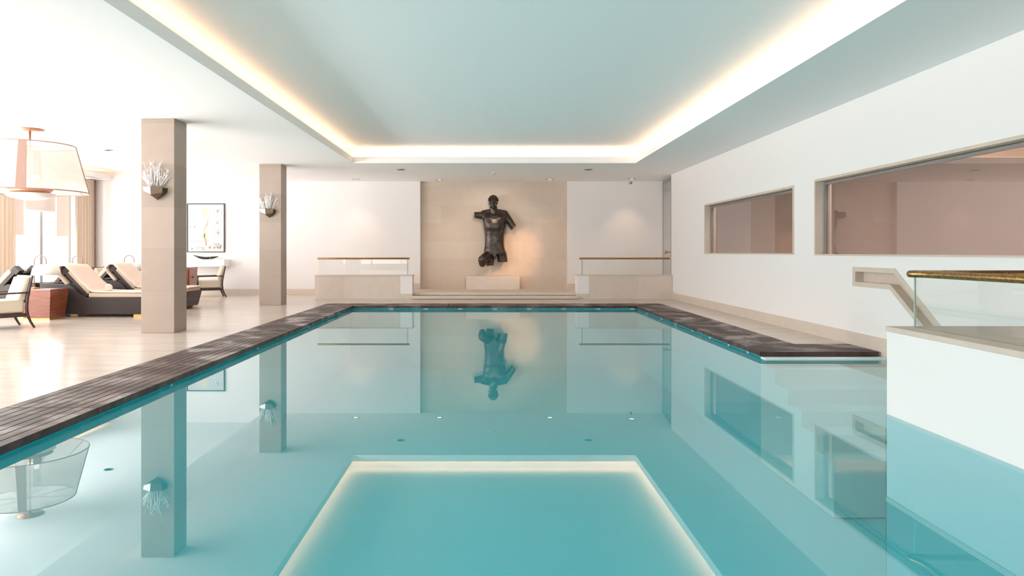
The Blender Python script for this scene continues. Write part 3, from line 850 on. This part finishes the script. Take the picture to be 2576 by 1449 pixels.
table_lamp('arched table lamp with white shade just left of the nearer column', (-8.12, 15.52, 0.545), 0.22, 0.57, 0.24)

# ------------------------------------------------------------------ armchairs
def make_chair(label):
    t = thing('armchair', label, 'armchair', (0,0,0), 0, 'upholstered wooden armchairs')
    Wd = 0.64; hw = Wd/2
    MB().box(-0.27,0.32,-hw+0.03,hw-0.03,0.24,0.445,0.035).build('seat_cushion', FABRIC, t)
    b = MB()
    rows = []
    prof_ = [(-0.20,0.43),(-0.255,0.60),(-0.30,0.78)]
    b.hexa([(-0.285,-hw+0.04,0.42),(-0.17,-hw+0.04,0.42),(-0.17,hw-0.04,0.42),(-0.285,hw-0.04,0.42),(-0.365,-hw+0.04,0.80),(-0.29,-hw+0.07,0.80),(-0.29,hw-0.07,0.80),(-0.365,hw-0.04,0.80)],0.03)
    b.build('back_cushion', FABRIC, t)
    MB().box(-0.29,0.33,-hw+0.015,hw-0.015,0.18,0.24,0.006).build('seat_rail', WOODD, t)
    MB().hexa([(-0.30,-hw+0.02,0.40),(-0.285,-hw+0.02,0.40),(-0.285,hw-0.02,0.40),(-0.30,hw-0.02,0.40),(-0.385,-hw+0.02,0.82),(-0.36,-hw+0.02,0.82),(-0.36,hw-0.02,0.82),(-0.385,hw-0.02,0.82)],0.004).build('back_panel', WOODD, t)
    for s_ in (-1, 1):
        y_ = s_*(hw-0.012)
        MB().tube([(-0.40,y_,0.0),(-0.345,y_,0.10),(-0.305,y_,0.20),(-0.29,y_,0.32),(-0.30,y_,0.45),(-0.335,y_,0.64),(-0.375,y_,0.82)], [0.016,0.019,0.024,0.024,0.023,0.02,0.017], 8).build('rear_leg', WOODD, t)
        MB().tube([(0.33,y_,0.0),(0.315,y_,0.20),(0.31,y_,0.40),(0.30,y_,0.54)], [0.015,0.022,0.021,0.018], 8).build('front_leg', WOODD, t)
        MB().hexa([(-0.33,y_-0.022,0.545),(0.32,y_-0.022,0.535),(0.32,y_+0.022,0.535),(-0.33,y_+0.022,0.545),(-0.33,y_-0.022,0.570),(0.32,y_-0.022,0.562),(0.32,y_+0.022,0.562),(-0.33,y_+0.022,0.570)],0.006).build('arm', WOODD, t)
    return t
ch = make_chair('beige armchair with dark wooden arms at the left edge, nearest the viewer')
ch.location = (-7.66, 10.87, 0); ch.rotation_euler = (0,0,math.radians(-128))
dup(ch, (-7.42, 18.5, 0), math.radians(207), 'beige armchair with dark wooden frame below the framed picture')
dup(ch, (-9.25, 17.2, 0), 0.0, 'armchair deep in the lounge between the backrests, curved back edge showing')

# cabinet beside the far chair
t = thing('towel_cabinet', 'reddish brown wooden cabinet with small knob just right of the nearer column', 'cabinet', (-7.42, 16.95, 0))
MB().hexa([(-0.2,-0.2,0),(0.22,-0.2,0),(0.22,0.2,0),(-0.2,0.2,0),(-0.25,-0.22,0.82),(0.25,-0.22,0.82),(0.25,0.22,0.82),(-0.25,0.22,0.82)],0.005).build('body', WOOD, t)
MB().hexa([(-0.17,-0.222,0.06),(0.19,-0.222,0.06),(0.19,-0.20,0.06),(-0.17,-0.20,0.06),(-0.20,-0.236,0.78),(0.21,-0.236,0.78),(0.21,-0.20,0.78),(-0.20,-0.20,0.78)]).build('door', WOOD, t)
MB().ball((0.255,-0.05,0.58), 0.018).build('knob', WOODD, t)

# ------------------------------------------------------------------ picture, shelf, carved boat
t = thing('framed_picture', 'pale abstract collage in a thin dark frame on the far lounge wall', 'picture', (-7.86, YW, 1.86))
fw, fh = 0.525, 0.68
f = MB()
f.box(-fw,fw,-0.05,0,-fh,-fh+0.022); f.box(-fw,fw,-0.05,0,fh-0.022,fh); f.box(-fw,-fw+0.022,-0.05,0,-fh+0.022,fh-0.022); f.box(fw-0.022,fw,-0.05,0,-fh+0.022,fh-0.022)
f.build('frame', BLACKF, t)
MB().box(-fw+0.02,fw-0.02,-0.03,-0.002,-fh+0.02,fh-0.02).build('paper', PAPER, t)
mk = MB(); rr_ = random.Random(5)
def mark(x0,x1,z0,z1,mi):
    mk.mi = mi; mk.box(x0,x1,-0.0315,-0.0305,z0,z1)
def ring(x0,x1,z0,z1,mi,w=0.006):
    mark(x0,x1,z1-w,z1,mi); mark(x0,x1,z0,z0+w,mi); mark(x0,x0+w,z0,z1,mi); mark(x1-w,x1,z0,z1,mi)
mark(-0.10,0.04,0.32,0.58,0); mark(-0.09,0.06,-0.36,-0.08,0)
for i in range(26):
    z = rr_.uniform(-0.36,0.2); x = -0.01+0.05*math.sin(z*9)+rr_.uniform(-0.02,0.02)
    mark(x, x+rr_.uniform(0.008,0.02), z, z+rr_.uniform(0.02,0.05), 1)
mark(-0.01,0.02,-0.5,-0.37,1); mark(-0.46,0.1,-0.37,-0.362,2)
for i in range(30):
    x = rr_.uniform(0.08,0.13); z = rr_.uniform(-0.1,0.6); mark(x,x+0.01,z,z+0.015,2)
for z in (0.44,0.16,-0.13):
    keep = mk; mk = MB()
    ring(0.21,0.44,z-0.1,z+0.1,2)
    for i in range(9):
        x = 0.325+rr_.uniform(-0.04,0.03); zz = z+rr_.uniform(-0.06,0.05); mark(x,x+0.02,zz,zz+0.02,rr_.choice((2,3)))
    mk.build('square_print', INKS, t); mk = keep
for i in range(60):
    x = rr_.uniform(0.2,0.43); z = rr_.uniform(-0.6,-0.42); mark(x,x+rr_.uniform(0.01,0.03),z,z+0.014,1 if z > -0.5 and x > 0.26 else rr_.choice((2,3)))
for i in range(36):
    x = rr_.uniform(-0.42,-0.02); z = rr_.uniform(-0.62,-0.53); mark(x,x+rr_.uniform(0.01,0.03),z,z+0.012,rr_.choice((2,3,3)))
for i in range(8):
    x = rr_.uniform(0.08,0.13); z = rr_.uniform(-0.62,-0.5); mark(x,x+0.02,z,z+0.015,3)
mark(-0.44,-0.425,0.0,0.05,3); mark(-0.32,-0.305,0.0,0.07,3)
mk.build('print', INKS, t)
o = MB().box(-8.55,-7.19,18.95,YW-0.001,0.79,0.985,0.004).build('wall_shelf', WHITEP, origin=(-7.87,18.95,0.79))
tag(o, 'white box shelf on the far wall below the framed picture', 'shelf')
bt = MB()
N_ = 24; rows_o, ring_ = [], []
for i in range(N_+1):
    u = -1+2*i/N_; x = 0.345*u
    w = 0.075*(1-abs(u)**2.6)+0.002; zb = 0.012+0.11*abs(u)**2.2 if u < 0 else 0.012+0.07*abs(u)**2.2
    zt = zb + 0.055*(1-abs(u)**3)+0.012
    row = [(x, -w, zt), (x, -w*0.75, zb+0.012), (x, 0, zb), (x, w*0.75, zb+0.012), (x, w, zt), (x, w*0.8, zt-0.004), (x, 0, zb+0.02), (x, -w*0.8, zt-0.004), (x, -w, zt)]
    rows_o.append(row)
bt.grid(rows_o)
t = thing('carved_boat', 'dark carved wooden boat ornament on the white shelf below the framed picture', 'ornament', (-7.76, 19.12, 0.975))
bt.build('hull', DARKB, t)
for u in (-0.62, 0.42):
    x = 0.345*u; w = 0.075*(1-abs(u)**2.6)+0.004; zb = 0.012+(0.11 if u < 0 else 0.07)*abs(u)**2.2; zt = zb+0.055*(1-abs(u)**3)+0.014
    MB().tube([(x,-w-0.002,zt),(x,-w*0.78,zb+0.008),(x,0,zb-0.003),(x,w*0.78,zb+0.008),(x,w+0.002,zt)], 0.006, 8).build('binding', FABRIC, t)

# ------------------------------------------------------------------ pendant lamp
PX, PY = -8.30, 12.6
t = thing('pendant_lamp', 'large cream drum pendant lamp with copper dish hanging from the lounge ceiling', 'pendant lamp', (PX, PY, 2.13))
def zz(v): return v-2.13
MB().lathe([(0.22,zz(ZL)-0.002),(0.225,zz(ZL)-0.012),(0.10,zz(ZL)-0.03),(0.03,zz(ZL)-0.045)], n=40).build('canopy', COPPER, t)
MB().tube([(0,0,zz(2.20)),(0,0,zz(ZL)-0.03)], 0.018, 12).build('rod', COPPER, t)
rb, rt_, zb, zt = 0.936, 0.725, zz(2.28), zz(3.126)
sh = MB(); n = 72
sh.lathe([(rb,zb),(rt_,zt)], n=n); 
for f in [f for f in sh.bm.faces if len(f.verts) > 4]: sh.bm.faces.remove(f)
so = sh.build('drum_shade', SHADE, t)
rg = MB()
for r_, z_ in ((rb,zb),(rt_,zt)):
    rg.tube([(r_*math.cos(2*PI*k/n), r_*math.sin(2*PI*k/n), z_) for k in range(n+1)], 0.010, 8)
rg.build('rim_wire', SHADEB, t)
for k in range(4):
    a = math.radians(-65+90*k); wd = 0.075
    tb = MB()
    ta = Vector((-math.sin(a), math.cos(a), 0)); ra = Vector((math.cos(a), math.sin(a), 0))
    p0 = ra*(rb+0.006)+Vector((0,0,zb)); p1 = ra*(rt_+0.006)+Vector((0,0,zt))
    tb.hexa([p0-ta*wd, p0+ta*wd, p0+ta*wd-ra*0.02, p0-ta*wd-ra*0.02, p1-ta*wd*0.8, p1+ta*wd*0.8, p1+ta*wd*0.8-ra*0.02, p1-ta*wd*0.8-ra*0.02])
    tb.build('shade_band', SHADEB, t)
sp = MB()
for k in range(8):
    a = 2*PI*k/8+0.2
    sp.tube([(0,0,zt-0.02),(rt_*math.cos(a),rt_*math.sin(a),zt)], 0.006, 6)
    sp.tube([(0,0,zt-0.05),(rb*math.cos(a),rb*math.sin(a),zb)], 0.004, 6)
sp.build('spokes', SHADEB, t)
MB().lathe([(0.02,zz(2.30)),(0.35,zz(2.325)),(0.365,zz(2.325)),(0.30,zz(2.255)),(0.20,zz(2.205)),(0.02,zz(2.185))], n=48, close=True).build('dish', COPPER, t)
MB().lathe([(0.001,zz(2.130)),(0.18,zz(2.145)),(0.31,zz(2.180)),(0.41,zz(2.245)),(0.40,zz(2.25)),(0.30,zz(2.195)),(0.18,zz(2.16)),(0.001,zz(2.145))], n=48).build('diffuser', WHITEP, t)
for k in range(3):
    a = 2*PI*k/3
    MB().ball((0.12*math.cos(a),0.12*math.sin(a),zz(2.55)), 0.045).build('bulb', BULB, t)

# ------------------------------------------------------------------ curtains, blinds, pelmet, post by the windows
def curtain(label, y0, y1, x):
    rows = []
    n = int((y1-y0)/0.02)
    for z in [0.03+3.12*i/10 for i in range(11)]:
        rows.append([(0.045*math.sin(j*0.02*2*PI/0.13)+0.01*math.sin(j*0.7), j*0.02, z) for j in range(n+1)])
    o = MB().grid(rows).build('curtain', CURT)
    s_ = o.modifiers.new('t','SOLIDIFY'); s_.thickness = 0.004
    o.location = (x, y0, 0)
    tag(o, label, 'curtain', 'cream curtains at the lounge windows')
curtain('cream curtain at the right end of the lounge windows, beside the brown post', 18.15, 18.95, XW+0.22)
curtain('cream curtain at the left picture edge behind the pendant lamp', 15.0, 15.85, XW+0.22)
def blind(label, y0, y1, zb):
    o_ = thing('roller_blind', label, 'blind', (XW+0.08, (y0+y1)/2, zb), 0, 'sheer roller blinds at the lounge windows')
    hw_ = (y1-y0)/2
    MB().box(-0.002,0.002,-hw_,hw_,0.0,3.14-zb).build('sheer_panel', BLIND, o_)
    MB().tube([(0,-hw_,0.0),(0,hw_,0.0)], 0.008, 8).build('bottom_bar', WHITEP, o_)
    MB().tube([(0,-hw_,3.14-zb),(0,hw_,3.14-zb)], 0.03, 10).build('roller', WHITEP, o_)
blind('sheer blind lowered to mid height, left of the wide raised blind', 15.90, 16.36, 1.59)
blind('wide sheer blind pulled up high over the middle lounge window', 16.42, 17.56, 2.20)
blind('sheer blind lowered to mid height beside the far right curtain', 17.60, 18.12, 1.59)
o = MB().box(-10.95,-10.86,19.0,19.28,0,3.18,0.004).build('window_post', WOODP, origin=(-10.9,19.14,0)); tag(o, 'brown wooden post at the far right end of the lounge windows', 'post')
pm = thing('curtain_pelmet', 'white box pelmet with warm glow over the lounge windows', 'pelmet', (-10.75, 12.0, 3.19))
MB().box(-0.25,0.25,-12,7.38,0,0.03).build('bottom_board', WHITEP, pm); MB().box(0.22,0.25,-12,7.38,0.03,0.14).build('front_board', WHITEP, pm)
o = MB().box(0.10,0.14,-12,7.2,0.03,0.05).build('light_strip', LED, pm)

# ------------------------------------------------------------------ ceiling fittings
def downlight(x, y, z, label, glow=True):
    t = thing('downlight', label, 'ceiling light', (x,y,z), 0, 'recessed ceiling downlights')
    MB().lathe([(0.10,0.0),(0.10,-0.008),(0.078,-0.012),(0.07,-0.002),(0.07,0.0)], n=28, close=True).build('trim_ring', STEEL, t)
    MB().lathe([(0.0001,-0.003),(0.069,-0.003)], n=24).build('lens', LAMP if glow else WHITEP, t)
for x, y, l in ((-3.59,18.85,'recessed downlight near the far wall, above the left stone parapet'),(-1.32,18.85,'recessed downlight near the far wall, above the left side of the niche'),(1.67,18.85,'recessed downlight near the far wall, above the right side of the niche'),(3.86,18.7,'recessed downlight near the far wall, above the right stone parapet')):
    downlight(x, y, ZC, l)
downlight(-2.08, 16.6, ZC, 'unlit downlight in the soffit over the far deck, left of the statue', False)
downlight(2.39, 16.6, ZC, 'downlight in the soffit over the far deck, right of the statue', False)
downlight(-8.3, 15.2, ZL, 'downlight in the lounge ceiling right of the pendant lamp', False)
t = thing('ceiling_sprinkler', 'small white sprinkler head in the soffit above the statue', 'sprinkler', (0.15,17.2,ZC+0.001))
MB().lathe([(0.045,0),(0.045,-0.01),(0.018,-0.014)], n=20).build('rose', WHITEP, t)
MB().lathe([(0.018,-0.01),(0.018,-0.06),(0.035,-0.065),(0.035,-0.07)], n=16).build('nozzle', CHROME, t)
t = thing('ceiling_camera', 'small grey camera hanging from the ceiling in the far right corner', 'camera', (3.90,19.05,ZC))
MB().lathe([(0.04,0),(0.04,-0.012),(0.014,-0.02),(0.014,-0.06)], n=20).build('mount', WHITEP, t)
MB().tube([(-0.05,-0.07,-0.10),(0.03,0.04,-0.07)], 0.032, 14).build('housing', STEEL, t)

# ------------------------------------------------------------------ light
w = bpy.data.worlds.new('daylight'); S.world = w; w.use_nodes = True
WN = w.node_tree.nodes; WL = w.node_tree.links
bg = WN['Background']; bg.inputs[1].default_value = 1.0
wtc = WN.new('ShaderNodeTexCoord'); wsp = WN.new('ShaderNodeSeparateXYZ'); wrp = WN.new('ShaderNodeMapRange')
WL.new(wtc.outputs['Generated'], wsp.inputs[0]); WL.new(wsp.outputs[2], wrp.inputs[0])
wrp.inputs[1].default_value = -0.06; wrp.inputs[2].default_value = 0.06
wmx = WN.new('ShaderNodeMix'); wmx.data_type = 'RGBA'
wmx.inputs[6].default_value = (1.6,1.58,1.56,1)      # pale terrace below the horizon
wmx.inputs[7].default_value = (1.3,1.35,1.4,1)         # bright overcast sky
WL.new(wrp.outputs[0], wmx.inputs[0]); WL.new(wmx.outputs[2], bg.inputs[0])
def area(name, loc, rot, sx, sy, power, col=(1,1,1), portal=False, spread=PI):
    l = bpy.data.lights.new(name, 'AREA'); l.shape = 'RECTANGLE'; l.size = sx; l.size_y = sy
    l.energy = power; l.color = col; l.spread = spread
    if portal: l.cycles.is_portal = True
    o = bpy.data.objects.new(name, l); COL.objects.link(o); o.location = loc; o.rotation_euler = rot
    return o
area('daylight_lounge', (XW-0.3, (bays[0][0]+bays[-1][1])/2, 1.63), (0, -PI/2, 0), 3.03, bays[-1][1]-bays[0][0], 560, (1.0,0.985,0.975))
area('terrace_bounce', (XW-4.2, 8.5, -0.1), (PI, 0, 0), 7.0, 23.0, 2700, (1.0,0.99,0.97))
area('rear_fill_light', ((RX1-10)/2, YB-0.3, 1.65), (PI/2, 0, PI), RX1+10, 2.7, 3600, (1.0,0.965,0.945))  # added fill shining in through the unseen rear glazing
area('corridor_fill_light', (5.25, 9.0, 2.82), (0,0,0), 0.3, 14.0, 115, (1,0.92,0.86))  # added light, out of view, brightening the room behind the right windows
def spot(name, loc, target, power, deg, col, blend=0.7, size=0.04):
    l = bpy.data.lights.new(name, 'SPOT'); l.energy = power; l.spot_size = math.radians(deg); l.spot_blend = blend; l.color = col; l.shadow_soft_size = size
    o = bpy.data.objects.new(name, l); COL.objects.link(o); o.location = loc
    o.rotation_euler = (Vector(target)-Vector(loc)).to_track_quat('-Z','Y').to_euler()
WARM = (1.0,0.70,0.45)
for x, tx in ((-3.59,-3.59),(-1.32,-1.32),(1.67,1.67),(3.86,3.86)):
    spot('downlight_beam', (x, 18.83, ZC-0.03), (tx, 18.9, 0), 8, 80, WARM)
spot('statue_beam', (0.15, 16.6, ZC-0.03), (0.2, 19.3, 1.7), 25, 60, (1,0.86,0.72))
spot('niche_beam', (2.39, 16.6, ZC-0.03), (0.72, 19.55, 1.05), 120, 26, (1.0,0.55,0.28), 1.0)

# ------------------------------------------------------------------ camera
cam = bpy.data.cameras.new('camera'); co = bpy.data.objects.new('camera', cam); COL.objects.link(co)
cam.sensor_width = 36; cam.sensor_fit = 'HORIZONTAL'; cam.lens = F/W*36
co.location = (0,0,EYE); co.rotation_euler = (PI/2,0,0)
cam.shift_x = (W/2-CX)/W; cam.shift_y = -(H/2-CY)/W
cam.clip_end = 200
S.camera = co

S.view_settings.view_transform = 'Standard'; S.view_settings.look = 'None'
S.view_settings.gamma = 1; S.view_settings.use_curve_mapping = False
S.view_settings.exposure = 1.93
c_ = S.cycles
c_.use_denoising = True
c_.max_bounces = 10; c_.diffuse_bounces = 6; c_.glossy_bounces = 4; c_.transmission_bounces = 6; c_.transparent_max_bounces = 12
c_.caustics_reflective = True; c_.caustics_refractive = False
c_.sample_clamp_indirect = 3.0
c_.blur_glossy = 2.0
